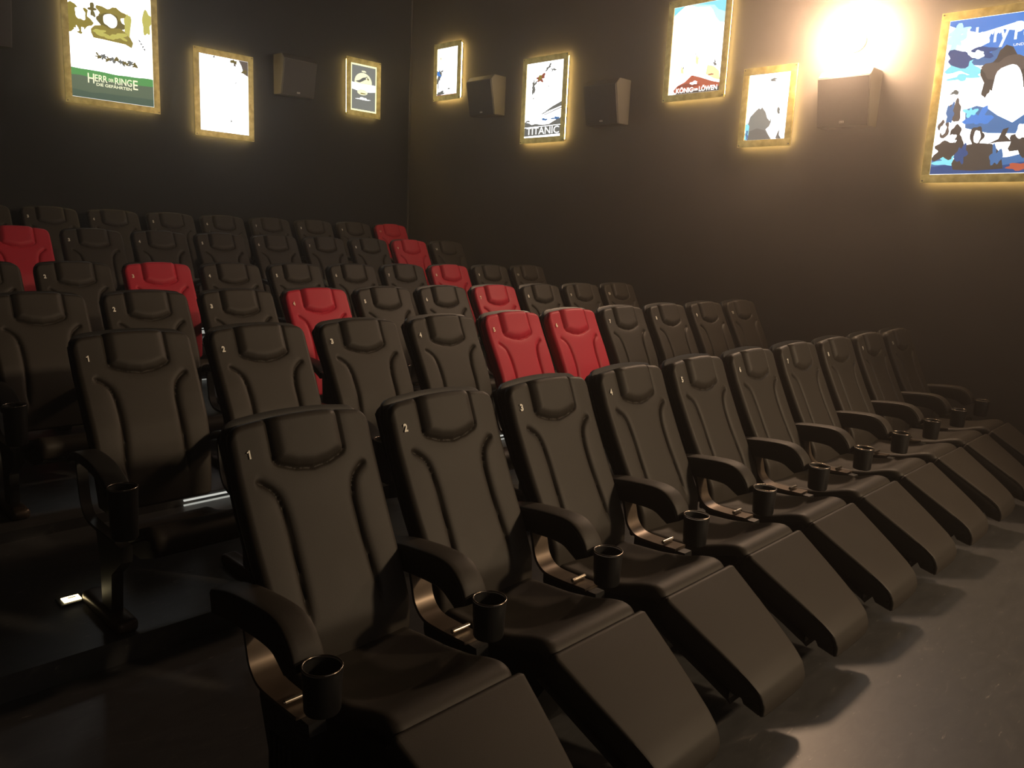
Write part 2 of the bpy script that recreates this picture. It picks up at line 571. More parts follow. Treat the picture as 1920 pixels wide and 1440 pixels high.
def back_side(u, t, top):
    if top:
        return 0.010 * (math.exp(-((u - 0.128) / 0.006) ** 2) + math.exp(-((u + 0.128) / 0.006) ** 2))
    return 0.0


PROF_REC = [(-0.280, 0.335), (-0.28, 0.40), (-0.272, 0.47), (-0.215, 0.58), (-0.155, 0.69), (-0.100, 0.80), (-0.048, 0.92), (-0.008, 1.02), (0.020, 1.088)]
PROF_STD = [(-0.238, 0.352), (-0.234, 0.43), (-0.222, 0.52), (-0.205, 0.62), (-0.18, 0.70), (-0.130, 0.80), (-0.080, 0.90), (-0.030, 1.00), (0.010, 1.092)]
HW_BACK = [0.234, 0.241, 0.248, 0.252, 0.255, 0.257, 0.256]


def make_parts(kind):
    """meshes of one seat, in the seat's own frame (origin on the floor below the head)"""
    out = {}
    prof_ = PROF_REC if kind == 'rec' else PROF_STD
    bp_ = Pad(prof_, HW_BACK, corner_top=0.048, corner_bot=0.03, crown=0.020, edge=0.024, depth=0.062)
    mb_ = bp_.build(120, 210, back_height, back_side)
    out['backrest'] = mb_.mesh('backrest', M['leather'], 60)
    out['backrest_red'] = mb_.mesh('backrest_red', M['red'], 60)
    out['pad'] = bp_
    # rear shell: a shallow tray behind the cushion
    sh = Pad([(y + 0.058, z + 0.004) for y, z in prof_], [w - d_ for w, d_ in zip(HW_BACK, (0.03, 0.03, 0.028, 0.024, 0.016, 0.008, 0.003))], corner_top=0.052, corner_bot=0.04, crown=0.022, edge=0.004, depth=0.05)
    out['back_shell'] = sh.build(26, 40, None, None, rings=[(0.006, 0), (0.02, 0.0), (0.036, 0.008), (0.045, 0.02), (0.05, 0.045)]).mesh('back_shell', M['leather_side'], 60)

    # seat cushion: travels from the back to the front lip and under it
    if kind == 'rec':
        sp = [(-0.245, 0.385), (-0.34, 0.388), (-0.48, 0.396), (-0.60, 0.418), (-0.68, 0.446), (-0.735, 0.458), (-0.775, 0.448), (-0.797, 0.415), (-0.795, 0.37), (-0.76, 0.33)]
    else:
        sp = [(-0.225, 0.300), (-0.33, 0.308), (-0.46, 0.345), (-0.57, 0.390), (-0.64, 0.418), (-0.69, 0.418), (-0.722, 0.392), (-0.725, 0.352), (-0.70, 0.315), (-0.67, 0.298)]

    def seat_h(U, V, T, pad):
        c = np.clip(1 - (U / 0.20) ** 2, 0, 1)
        m1 = np.clip(T / 0.15, 0, 1) * np.clip((0.72 - T) / 0.2, 0, 1)
        return -0.022 * c * m1 - 0.012 * np.clip((np.abs(U) - 0.15) / 0.08, 0, 1) * 0
    cs = Pad(sp, [0.225, 0.235, 0.238, 0.236, 0.230, 0.222, 0.218], corner_top=0.03, corner_bot=0.03, crown=0.0, edge=0.034, depth=0.045, flip=-1)
    out['seat_cushion'] = cs.build(36, 70, seat_h, None, rings=[(0.034, 0), (0.040, 0.002), (0.046, 0.012)]).mesh('seat_cushion', M['leather'], 60)
    if kind == 'rec':
        m_ = MB()
        m_.prism([(-0.25, 0.34), (-0.74, 0.36), (-0.755, 0.36), (-0.75, 0.30), (-0.70, 0.22), (-0.60, 0.02), (-0.26, 0.02)], -0.20, 0.20, 'x')
        out['seat_base'] = m_.mesh('seat_base', M['plastic'])
        fp = [(-0.797, 0.444), (-0.90, 0.376), (-1.02, 0.298), (-1.11, 0.236), (-1.150, 0.200), (-1.168, 0.155), (-1.160, 0.105)]
        fpad = Pad(fp, [0.236, 0.224, 0.211, 0.196, 0.181, 0.166, 0.155], corner_top=0.022, corner_bot=0.018, crown=0.0, edge=0.009, depth=0.125, flip=-1, sig=7)
        out['footrest'] = fpad.build(34, 50, lambda U, V, T, p: 0.006 * (1 - (U / 0.24) ** 2) * np.clip(T * 6, 0, 1), None,
                                     rings=[(0.010, 0), (0.013, 0.002), (0.016, 0), (0.075, 0.004), (0.115, 0.03), (0.125, 0.05)]).mesh('footrest', M['leather'], 50)
    else:
        m_ = MB()
        m_.prism([(-0.25, 0.275), (-0.64, 0.375), (-0.68, 0.35), (-0.66, 0.29), (-0.50, 0.235), (-0.28, 0.235)], -0.195, 0.195, 'x')
        out['seat_base'] = m_.mesh('seat_base', M['plastic'])
    return out


def band(path, th, w, x0=0.0):
    """a flat strip of width w (along x) following a (y,z) path, thickness th"""
    p = catmull(path, 8)
    t = np.gradient(p, axis=0); t /= np.hypot(*t.T)[:, None]
    n_ = np.stack([-t[:, 1], t[:, 0]], 1)
    o = p + n_ * th / 2; i = p - n_ * th / 2
    poly = [tuple(q) for q in o] + [tuple(q) for q in i[::-1]]
    vs_ = []; fs = []
    k = len(p)
    m_ = MB()
    for side in (-1, 1):
        for q in range(k):
            vs_.append((x0 + side * w / 2, *o[q])); vs_.append((x0 + side * w / 2, *i[q]))
    for q in range(k - 1):
        a, b_, c, d = 2 * q, 2 * q + 1, 2 * q + 2, 2 * q + 3
        fs.append((a, b_, d, c)); fs.append((a + 2 * k, c + 2 * k, d + 2 * k, b_ + 2 * k))
        fs.append((a, c, c + 2 * k, a + 2 * k)); fs.append((b_, b_ + 2 * k, d + 2 * k, d))
    fs.append((0, 2 * k, 2 * k + 1, 1)); fs.append((2 * k - 2, 2 * k - 1, 4 * k - 1, 4 * k - 2))
    m_.add(vs_, fs)
    return m_


def sweep_pad(top, bottom, w, bulge=0.006, x0=0.0, n=9):
    """padded bar: closed (y,z) outline between two edge curves, rounded across x"""
    tp = catmull(top, 6); bt = catmull(bottom, 6)
    k = 26
    tt = np.linspace(0, 1, k)

    def res(p):
        s = np.r_[0, np.cumsum(np.hypot(*np.diff(p, axis=0).T))]; s /= s[-1]
        return np.stack([np.interp(tt, s, p[:, 0]), np.interp(tt, s, p[:, 1])], 1)
    tp, bt = res(tp), res(bt)
    # cross section (x, f) f=0 bottom .. 1 top
    cs = [(-0.44, 0.0), (-0.5, 0.10), (-0.5, 0.5), (-0.505, 0.86), (-0.495, 0.885), (-0.475, 0.90), (-0.475, 0.935), (-0.455, 0.965), (-0.41, 0.985), (-0.25, 1.0), (0, 1.0 + bulge), (0.25, 1.0), (0.41, 0.985), (0.455, 0.965), (0.475, 0.935), (0.475, 0.90), (0.495, 0.885), (0.505, 0.86), (0.5, 0.5), (0.5, 0.10), (0.44, 0.0)]
    vs_ = []; fs = []
    c = len(cs)
    for q in range(k):
        for x, f in cs:
            p = bt[q] * (1 - f) + tp[q] * f
            vs_.append((x0 + x * w, p[0], p[1]))
    for q in range(k - 1):
        for j in range(c):
            j2 = (j + 1) % c
            fs.append((q * c + j, q * c + j2, (q + 1) * c + j2, (q + 1) * c + j))
    fs.append(tuple(range(c))); fs.append(tuple((k - 1) * c + j for j in range(c))[::-1])
    return MB().add(vs_, fs)


def cup_meshes(y, z, h=0.125, r=0.052):
    w = 0.004
    m_ = MB().lathe([(0.0, -h), (r * 0.88, -h), (r * 0.93, -h + 0.006), (r, -0.035), (r + 0.002, -0.004), (r - w, -0.004), (r - w - 0.003, -0.035), (r * 0.86, -h + 0.012), (0.0, -h + 0.012)], (0, y, z), 40)
    cup = m_.mesh('cup_holder', M['plastic'], 40)
    rim = MB()
    bm = bmesh.new()
    k = 44
    vs_ = []; fs = []
    for i in range(k):
        a = 2 * math.pi * i / k
        for j in range(8):
            b_ = 2 * math.pi * j / 8
            rr = r + 0.0024 * math.cos(b_)
            vs_.append((rr * math.cos(a), y + rr * math.sin(a), z + 0.0024 * math.sin(b_)))
    for i in range(k):
        for j in range(8):
            fs.append((i * 8 + j, ((i + 1) % k) * 8 + j, ((i + 1) % k) * 8 + (j + 1) % 8, i * 8 + (j + 1) % 8))
    bm.free()
    return cup, rim.add(vs_, fs).mesh('rim', M['rim'], 60)


ARM = {}
# front-row armrest: thick padded arm, bent bracket, cup, grooved leg
ARM['rec'] = {}
ARM['rec']['armrest'] = sweep_pad([(-0.045, 0.600), (-0.15, 0.628), (-0.28, 0.645), (-0.40, 0.650), (-0.465, 0.632), (-0.512, 0.585), (-0.530, 0.535)],
                                  [(-0.055, 0.520), (-0.15, 0.535), (-0.26, 0.545), (-0.35, 0.548), (-0.405, 0.542), (-0.445, 0.520), (-0.47, 0.505)], 0.098).mesh('armrest', M['leather'], 50)
ARM['rec']['arm_bracket'] = band([(-0.235, 0.550), (-0.248, 0.500), (-0.268, 0.440), (-0.315, 0.402), (-0.40, 0.396), (-0.52, 0.400)], 0.012, 0.080).mesh('arm_bracket', M['bronze'], 40)
ARM['rec']['edge_rod'] = MB().cyl((0.0, -0.455, 0.415), 0.0075, 0.078, rot=Matrix.Rotation(math.radians(90), 3, 'Y'), bev=0.003).mesh('edge_rod', M['steel'], 40)  # bright rod imitating the lit front edge of the base plate
ARM['rec']['cup_holder'], ARM['rec']['rim'] = cup_meshes(-0.585, 0.567)
lg = MB()
lg.prism([(-0.30, 0.395), (-0.56, 0.395), (-0.565, 0.36), (-0.50, 0.20), (-0.49, 0.04), (-0.34, 0.04), (-0.35, 0.20), (-0.30, 0.36)], -0.026, 0.026, 'x')
for k in range(5):
    yk = -0.365 - k * 0.026
    lg.box((-0.029, yk, 0.17), (0.008, 0.012, 0.22), bev=0.002)
ARM['rec']['leg'] = lg.mesh('leg', M['bronze'] if False else M['plastic'], 30)
ft = MB()
ft.box((0, -0.42, 0.025), (0.07, 0.34, 0.05), bev=0.018)
ARM['rec']['foot'] = ft.mesh('foot', M['plastic'], 40)
# arm of the other rows: looped frame sloping down to the cup, straight leg, long foot
ARM['std'] = {}
ARM['std']['armrest'] = sweep_pad([(-0.165, 0.612), (-0.20, 0.636), (-0.27, 0.652), (-0.38, 0.653), (-0.48, 0.640), (-0.56, 0.612), (-0.60, 0.590)],
                                  [(-0.17, 0.582), (-0.20, 0.596), (-0.27, 0.612), (-0.38, 0.612), (-0.47, 0.600), (-0.55, 0.572), (-0.59, 0.550)], 0.090).mesh('armrest', M['leather_side'], 50)
ARM['std']['arm_bracket'] = band([(-0.195, 0.590), (-0.205, 0.50), (-0.225, 0.42), (-0.27, 0.375), (-0.36, 0.362), (-0.60, 0.362)], 0.014, 0.040).mesh('arm_bracket', M['plastic'], 40)
ARM['std']['cup_holder'], ARM['std']['rim'] = cup_meshes(-0.648, 0.598, h=0.20)
lg = MB()
lg.prism([(-0.40, 0.365), (-0.66, 0.365), (-0.655, 0.30), (-0.55, 0.22), (-0.53, 0.05), (-0.43, 0.05), (-0.43, 0.22)], -0.022, 0.022, 'x')
ARM['std']['leg'] = lg.mesh('leg', M['plastic'], 30)
ft = MB()
ft.box((0, -0.44, 0.027), (0.085, 0.40, 0.055), bev=0.024)
ARM['std']['foot'] = ft.mesh('foot', M['bronze'], 50)

PARTS = {'rec': make_parts('rec'), 'std': make_parts('std')}


def number_mesh(n_, warm=False):
    key = (n_, warm)
    if key not in _text_cache:
        mt = M['number_red'] if warm else M['number']
        one = [(-0.0005, -0.0135), (0.0045, -0.0135), (0.0045, 0.0135), (0.0005, 0.0135), (-0.001, 0.0105), (-0.006, 0.0085), (-0.006, 0.005), (-0.0005, 0.0065)]
        if n_ == 1:
            _text_cache[key] = MB().prism(one, 0, 0.0004, 'z').mesh('number', mt)
        elif n_ == 10:
            z_ = [(0.011 + 0.0062 * math.cos(a) , 0.0135 * math.sin(a)) for a in np.linspace(0, 2 * math.pi, 20, endpoint=False)]
            zi = [(0.011 + 0.0022 * math.cos(a), 0.009 * math.sin(a)) for a in np.linspace(0, 2 * math.pi, 20, endpoint=False)]
            m_ = MB().prism([(x - 0.007, y) for x, y in one], 0, 0.0004, 'z')
            o_ = len(m_.v)
            m_.v += [(x, y, 0.0004) for x, y in z_] + [(x, y, 0.0004) for x, y in zi]
            for q in range(20):
                m_.f.append((o_ + q, o_ + (q + 1) % 20, o_ + 20 + (q + 1) % 20, o_ + 20 + q)); m_.m.append(0)
            _text_cache[key] = m_.mesh('number', mt)
        else:
            _text_cache[key] = text_mesh(str(n_), 0.038, mt, extrude=0.0004, bold=0.0017, width=0.0165)
    return _text_cache[key]


def add_arm(root, kind, x):
    A_ = ARM[kind]
    a = obj('armrest', A_['armrest'], root, (x, 0, 0))
    obj('arm_bracket', A_['arm_bracket'], a)
    if 'edge_rod' in A_:
        tag(obj('edge_rod', A_['edge_rod'], a), 'small bright rod imitating the lit front edge of the base plate')
    c = obj('cup_holder', A_['cup_holder'], root, (x, 0, 0))
    tag(obj('rim', A_['rim'], c), 'thin metal rim')
    l = obj('leg', A_['leg'], root, (x, 0, 0))
    obj('foot', A_['foot'], l)


def chair(row, n_, red, label, group):
    kind = 'rec' if row == 1 else 'std'
    P_ = PARTS[kind]
    root = empty('cinema_chair', (X0 + PITCH * n_, ROW_Y[row], ROW_Z[row]))
    tag(root, label, 'chair', group)
    obj('backrest', P_['backrest_red' if red else 'backrest'], root)
    obj('back_shell', P_['back_shell'], root)
    obj('seat_cushion', P_['seat_cushion'], root)
    obj('seat_base', P_['seat_base'], root)
    if kind == 'rec':
        obj('footrest', P_['footrest'], root)
    add_arm(root, kind, -0.30)
    if n_ == 10:
        add_arm(root, kind, 0.30)
    # the printed number sits on the upper left of the back
    pad = P_['pad']
    zt = 0.985
    v = float(np.interp(zt, pad.q[:, 1], pad.sv))
    y, z, ny, nz = (float(q) for q in pad.pos(np.array(v)))
    nrm = Vector((0, ny, nz)); up = Vector((0, -nz * -1 if False else 0, 0))
    X = Vector((1, 0, 0)); Y = nrm.cross(X)
    if Y.z < 0: Y = -Y
    o = obj('seat_number', number_mesh(n_, red), root)
    h = 0.0065
    # sits on the roll of the side bolster
    m4 = Matrix(((1, Y.x, nrm.x, -0.206), (0, Y.y, nrm.y, y + ny * h), (0, Y.z, nrm.z, z + nz * h), (0, 0, 0, 1)))
    o.matrix_local = m4
    return root


ORD = {1: 'front row', 2: 'second row', 3: 'third row', 4: 'fourth row', 5: 'fifth row', 6: 'back row'}
REDS = {(2, 5), (2, 6), (3, 4), (3, 7), (4, 3), (4, 8), (5, 2), (5, 9), (6, 10)}
START = {1: 1, 2: 1, 3: 1, 4: 1, 5: 2, 6: 2}
for row in range(1, 7):
    for n_ in range(START[row], 11):
        red = (row, n_) in REDS
        col = 'red' if red else 'black'
        g = {1: 'reclining chairs with raised footrests in the front row'}.get(row, 'padded cinema chairs in the ' + ORD[row])
        if row == 1:
            lab = 'black reclining chair marked %d with raised footrest, front row' % n_
            if n_ == 1: lab = 'nearest black reclining chair marked 1 with raised footrest, aisle end of front row'
            if n_ == 10: lab = 'farthest black reclining chair of the front row, marked 10, by the side wall'
        elif (row, n_) == (5, 2):
            lab = 'red chair cut by the left photo edge in the fifth row'
        elif (row, n_) == (4, 1):
            lab = 'black chair cut by the left photo edge in the fourth row'
        elif (row, n_) == (6, 2):
            lab = 'black chair cut by the left photo edge in the back row'
        elif red:
            lab = 'red cinema chair marked %d in the %s, black sides and armrests' % (n_, ORD[row])
        elif n_ == 1:
            lab = 'black chair marked 1 at the aisle end of the %s' % ORD[row]
        elif n_ == 10:
            lab = 'black chair marked 10 in the %s, closest to the side wall' % ORD[row]
        else:
            near = [k for k in (n_ - 1, n_ + 1) if (row, k) in REDS]
            lab = 'black padded cinema chair marked %d in the %s' % (n_, ORD[row])
            if near:
                lab += ', next to the red chair'
        chair(row, n_, red, lab, g)

# ------------------------------------------------------------------ strip lights on the step risers
led = mat_emit('step_light', lin((225, 225, 215)), 0.8)
led2 = mat_emit('step_light_soft', lin((190, 190, 180)), 0.75)
for r, z1, z2, h2, nm in ((3, 0.132, 0.085, 0.045, 'third'), (5, 0.312, 0.260, 0.036, 'fifth'), (6, 0.565, 0.525, 0.036, 'back')):
    t = empty('step_light', (1.80, RISER[r], 0))
    tag(t, 'long white step light with thin upper strip along the step up to the %s row' % nm, 'step light', 'step lights on the risers')
    L = 7.0 - 1.80
    obj('thin_strip', MB().box((L / 2, -0.006, z1), (L, 0.012, 0.008)).mesh('thin_strip', led), t)
    obj('wide_strip', MB().box((L / 2, -0.005, z2), (L, 0.010, h2)).mesh('wide_strip', led2), t)

# aisle marker light let into the floor beside the second row
t = empty('aisle_marker_light', (0.965, 3.44, ROW_Z[2]))
tag(t, 'small glowing rectangular marker light in the aisle floor beside the seat leg', 'floor light')
obj('light_housing', MB().box((0, 0, 0.004), (0.10, 0.085, 0.008), bev=0.003).mesh('light_housing', M['plastic']), t)
obj('glowing_lens', MB().box((0, 0, 0.0095), (0.066, 0.048, 0.004)).mesh('glowing_lens', mat_emit('marker_glow', (1.0, 0.80, 0.42), 6.0)), t)
obj('lens_bar', MB().box((0.004, 0.006, 0.0122), (0.03, 0.008, 0.002)).mesh('lens_bar', mat_emit('marker_dim', (0.5, 0.4, 0.2), 1.0)), t)


# ------------------------------------------------------------------ loudspeakers
def loudspeaker(loc, rz, label, w=0.45, h=0.458):
    """local frame: x across (centre), -y into the hall, z up from the lower edge"""
    t = empty('loudspeaker', loc, rz)
    tag(t, label, 'loudspeaker', 'square loudspeakers on the dark walls')
    prof_ = [(0, 0.0), (0, h), (-0.195, h - 0.002), (-0.255, h - 0.062), (-0.175, -0.006)]
    m_ = MB().prism(prof_, -w / 2, w / 2, 'x')
    me = m_.mesh('cabinet', M['spk'])
    bm = bmesh.new(); bm.from_mesh(me)
    bmesh.ops.bevel(bm, geom=bm.edges[:], offset=0.004, segments=2, affect='EDGES')
    bm.to_mesh(me); bm.free()
    me.shade_smooth(); me.set_sharp_from_angle(angle=math.radians(35))
    obj('cabinet', me, t)
    a = Vector((0, -0.255, h - 0.062)); b_ = Vector((0, -0.175, -0.006))
    up = (a - b_); ln = up.length; up.normalize()
    nrm = Vector((0, -up.z, up.y))
    mid = (a + b_) / 2
    rot = Matrix(((1, 0, 0), (0, -nrm.y * -1, up.y), (0, nrm.z, up.z)))
    rot = Matrix((Vector((1, 0, 0)), nrm, up)).transposed()
    obj('grille', MB().box(mid + nrm * 0.004, (w - 0.016, 0.012, ln - 0.014), rot=rot, bev=0.004).mesh('grille', M['grille'], 40), t)
    c = mid + nrm * 0.0112 - up * (ln / 2 - 0.040)
    bd = obj('badge', MB().box(c, (0.040, 0.003, 0.018), rot=rot).mesh('badge', M['number']), t)
    tm = text_mesh('KCS', 0.017, M['ceil'], extrude=0.0003, bold=0.0003, width=0.03)
    o = obj('badge_letters', tm, bd)
    X = Vector((1, 0, 0))
    c2 = c + nrm * 0.0018
    o.matrix_local = Matrix(((1, up.x, nrm.x, c2.x), (0, up.y, nrm.y, c2.y), (0, up.z, nrm.z, c2.z), (0, 0, 0, 1)))
    return t


# right wall: rotate so that local -y points to -x
RW = -math.pi / 2
loudspeaker((5.375, YB, 3.24), 0, 'grey square loudspeaker on the back wall between two posters')
loudspeaker((2.105, YB, 3.232), 0, 'loudspeaker on the back wall cut by the left photo edge')
loudspeaker((XR, 7.58, 3.138), RW, 'loudspeaker on the side wall touching the smallest narrow poster')
loudspeaker((XR, 5.67, 2.912), RW, 'loudspeaker on the side wall between the ship poster and the sunrise poster')
loudspeaker((XR, 3.03, 2.735), RW, 'faint loudspeaker right below the glaring wall lamp')


# ------------------------------------------------------------------ backlit film posters
def blob(cx, cy, rx, ry, seed=0, rough=0.18, n_=26, ang=0.0):
    rnd = random.Random(seed)
    ph = [rnd.uniform(0, 6.28) for _ in range(5)]
    am = [rnd.uniform(0.3, 1) for _ in range(5)]
    out = []
    for i in range(n_):
        a = 2 * math.pi * i / n_
        k = 1 + rough * sum(am[j] * math.sin((j + 2) * a + ph[j]) for j in range(5)) / 2
        x, y = rx * k * math.cos(a), ry * k * math.sin(a)
        out.append((cx + x * math.cos(ang) - y * math.sin(ang), cy + x * math.sin(ang) + y * math.cos(ang)))
    return out


def poster(loc, rz, W_, H_, bg, shapes, texts, label, border=0.064):
    """loc = lower left corner of the frame on the wall as seen by the viewer; local x right, z up, -y out"""
    t = empty('film_poster', loc, rz)
    tag(t, label, 'poster', 'backlit film posters in brass-coloured frames')
    OFF = 0.055
    m_ = MB()
    th = 0.012
    for (x0, x1, z0, z1) in ((0, W_, 0, border), (0, W_, H_ - border, H_), (0, border, border, H_ - border), (W_ - border, W_, border, H_ - border)):
        m_.box(((x0 + x1) / 2, -OFF - th / 2, (z0 + z1) / 2), (x1 - x0, th, z1 - z0), bev=0.0015)
    obj('frame', m_.mesh('frame', M['brass'], 30), t)
    # light box body between frame and wall
    bx = MB().box((W_ / 2, -0.028, H_ / 2), (W_ - 0.05, 0.05, H_ - 0.05))
    lb = obj('light_box', bx.mesh('light_box', M['spk']), t)
    # warm strips around the box that wash the wall
    st = MB()
    g = 0.022
    for c, d in (((W_ / 2, -0.030, g - 0.002), (W_ - 0.06, 0.014, 0.004)), ((W_ / 2, -0.030, H_ - g + 0.002), (W_ - 0.06, 0.014, 0.004)),
                 ((g - 0.002, -0.030, H_ / 2), (0.004, 0.014, H_ - 0.06)), ((W_ - g + 0.002, -0.030, H_ / 2), (0.004, 0.014, H_ - 0.06))):
        st.box(c, d)
    obj('edge_light', st.mesh('edge_light', HALO), lb)
    # standoff bolts
    bl = MB()
    for x in (0.016, W_ - 0.016):
        for z in (0.016, H_ - 0.016):
            bl.cyl((x, -OFF - th - 0.002, z), 0.006, 0.006, 16, rot=Matrix.Rotation(math.radians(90), 3, 'X'))
    obj('frame_bolt', bl.mesh('frame_bolt', M['bronze'], 40), t)
    iw, ih = W_ - 2 * border, H_ - 2 * border
    yy = -OFF - 0.004
    pic = MB().box((W_ / 2, yy + 0.003, H_ / 2), (iw, 0.004, ih))
    mats = [bg]
    sm = MB()
    sm.add(pic.v, pic.f, 0)
    y0 = yy
    for k, (poly, mt) in enumerate(shapes):
        if mt not in mats: mats.append(mt)
        y0 -= 0.0002
        # clip to the picture area
        pts = clip([(px, pz) for px, pz in poly])
        if len(pts) < 3: continue
        vs_ = [(border + a * iw, y0, border + b_ * ih) for a, b_ in pts]
        fs = tri_fill(pts)
        sm.add(vs_, fs, mats.index(mt))
    me = bpy.data.meshes.new('picture')
    me.from_pydata(sm.v, [], sm.f)
    for mt in mats: me.materials.append(mt)
    me.polygons.foreach_set('material_index', sm.m)
    po = obj('picture', me, t)
    for (s_, cx, cz, size, mt, wd, ang, bold) in texts:
        tm = text_mesh(s_, size * ih, mt, extrude=0.0003, bold=bold, width=wd * iw)
        o = obj('lettering', tm, po)
        y0 -= 0.0006
        o.location = (border + cx * iw, y0 - 0.0003, border + cz * ih)
        o.rotation_euler = (math.radians(90), 0, 0)
        if ang: o.rotation_euler = (math.radians(90), -ang, 0)
    return t


def clip(pts):
    def cut(p, inside, inter):
        out = []
        for i in range(len(p)):
            a, b_ = p[i - 1], p[i]
            if inside(b_):
                if not inside(a): out.append(inter(a, b_))
                out.append(b_)
            elif inside(a):
                out.append(inter(a, b_))
        return out
    for ax, lim, sg in ((0, 0.002, 1), (0, 0.998, -1), (1, 0.002, 1), (1, 0.998, -1)):
        def ins(q, ax=ax, lim=lim, sg=sg): return sg * (q[ax] - lim) >= 0
        def itx(a, b_, ax=ax, lim=lim):
            t = (lim - a[ax]) / (b_[ax] - a[ax] + 1e-12)
            return (a[0] + t * (b_[0] - a[0]), a[1] + t * (b_[1] - a[1]))
        if not pts: return pts
        pts = cut(pts, ins, itx)
    return pts


def tri_fill(pts):
    from mathutils.geometry import tessellate_polygon
    return [tuple(t) for t in tessellate_polygon([[Vector((a, b_, 0)) for a, b_ in pts]])]


HALO = mat_emit('edge_light_glow', (1.0, 0.66, 0.20), HALO_EMIT)
WHITE = mat_emit('backlit_white', (1.0, 1.0, 1.0), PANEL_WHITE)
OL, OL2, OL3 = emit((206, 196, 96)), emit((150, 132, 50)), emit((112, 98, 44))
GR, GR2, GR3 = emit((104, 116, 92)), emit((96, 162, 88)), emit((86, 102, 84))
GY, GY2, GY3 = emit((138, 138, 130)), emit((110, 110, 104)), emit((84, 80, 76))
LET = emit((250, 246, 205), 1.3)
W1 = WHITE
CY, CY2, BL, BL2, BL3 = emit((140, 235, 250), 1.1), emit((196, 246, 252), 1.2), emit((70, 140, 230)), emit((70, 120, 178)), emit((40, 80, 140))
RD, RD2, YL = emit((196, 96, 66)), emit((150, 70, 50)), emit((250, 240, 176), 1.2)
BR = emit((104, 90, 80))
BR2 = emit((76, 66, 58))


def wave(y, amp, seed, n_=24, lo=0.0, x0=0.0, x1=1.0):
    rnd = random.Random(seed)
    ph = [rnd.uniform(0, 6.28) for _ in range(4)]
    top = [(x0 + (x1 - x0) * i / n_, y + amp * sum(math.sin((j * 2 + 2) * i / n_ * 3.1 + ph[j]) / (j + 1) for j in range(4)) / 2) for i in range(n_ + 1)]
    return [(x0, lo)] + top + [(x1, lo)]


# 1: big poster on the back wall, olive and green, generic cloaked hill figures left out as rock shapes
sh = [(wave(0.235, 0.008, 3), GR2), (wave(0.172, 0.012, 8), GR), (wave(0.06, 0.01, 9), GR3)]
sh += [(blob(0.10, 0.84, 0.16, 0.13, 11, 0.3), OL2), (blob(0.14, 0.88, 0.06, 0.07, 12, 0.2), W1), (blob(0.06, 0.72, 0.1, 0.06, 14, 0.5), OL2),
       (blob(0.5, 0.93, 0.17, 0.09, 15, 0.25), OL2), (blob(0.49, 0.85, 0.15, 0.10, 16, 0.25), OL3), (blob(0.49, 0.865, 0.085, 0.075, 17, 0.1), W1),
       ([(0.24, 0.72), (0.30, 0.78), (0.40, 0.80), (0.48, 0.775), (0.60, 0.80), (0.70, 0.76), (0.76, 0.66), (0.74, 0.60), (0.66, 0.63), (0.50, 0.635), (0.38, 0.64), (0.28, 0.64)], OL2),
       (blob(0.36, 0.71, 0.09, 0.03, 19, 0.5), OL), (blob(0.6, 0.71, 0.09, 0.035, 20, 0.5), OL), (blob(0.48, 0.68, 0.05, 0.03, 21, 0.5), OL),
       (blob(0.70, 0.86, 0.045, 0.12, 23, 0.3), OL), (blob(0.94, 0.93, 0.06, 0.14, 22, 0.3), OL), (blob(0.28, 0.95, 0.045, 0.06, 24, 0.6), OL3)]
for k in range(9):
    sh.append((blob(0.33 + 0.055 * k, 0.44 - 0.004 * k + 0.012 * math.sin(k * 2), 0.035, 0.026, 30 + k, 0.6), GY2 if k % 2 else OL3))
for k in range(4):
    sh.append((blob(0.84 + 0.02 * k, 0.70 - 0.03 * k, 0.012, 0.012, 50 + k, 0.5), GY2))
sh += [(blob(0.09 + 0.07 * k, 0.70, 0.022, 0.03, 60 + k, 0.4), W1) for k in range(3)]
sh = sh[:3] + [([(a, 0.21 + (b_ - 0.235) * 0.73) for a, b_ in p_], m_) for p_, m_ in sh[3:]]
poster((2.806, YB, 2.814), 0, 0.945, 1.32, WHITE, sh,
       [('H', 0.225, 0.168, 0.115, LET, 0.075, 0, 0.001), ('ERR', 0.345, 0.176, 0.080, LET, 0.15, 0, 0.0012), ('DER', 0.465, 0.174, 0.040, LET, 0.06, 0, 0.0006), ('RING', 0.615, 0.176, 0.080, LET, 0.21, 0, 0.0012), ('E', 0.765, 0.166, 0.115, LET, 0.06, 0, 0.001), ('DIE GEFÄHRTEN', 0.50, 0.127, 0.034, LET, 0.43, 0, 0.0006)],
       'largest poster on the back wall, olive figures above a green band with pale lettering')

# 2: nearly blown-out white poster, brown corner top right
sh = [([(0.80, 1.0), (0.86, 0.93), (0.885, 0.88), (0.87, 0.84), (1, 0.80), (1, 1)], BR), (blob(0.70, 0.965, 0.06, 0.03, 71, 0.5), OL3), (blob(0.93, 0.86, 0.05, 0.025, 72, 0.6), OL3),
      (blob(0.72, 0.93, 0.018, 0.03, 73, 0.5), BR), (blob(0.30, 0.985, 0.02, 0.015, 74, 0.4), GY2), (blob(0.74, 0.69, 0.035, 0.005, 75, 0.3, ang=0.5), GY),
      (blob(0.33, 0.85, 0.006, 0.005, 76), GY2), (blob(0.63, 0.165, 0.022, 0.012, 77, 0.6), GY)]
poster((4.137, YB, 2.646), 0, 0.716, 0.957, WHITE, sh, [], 'almost blank white glowing poster on the back wall with a brown upper right corner')

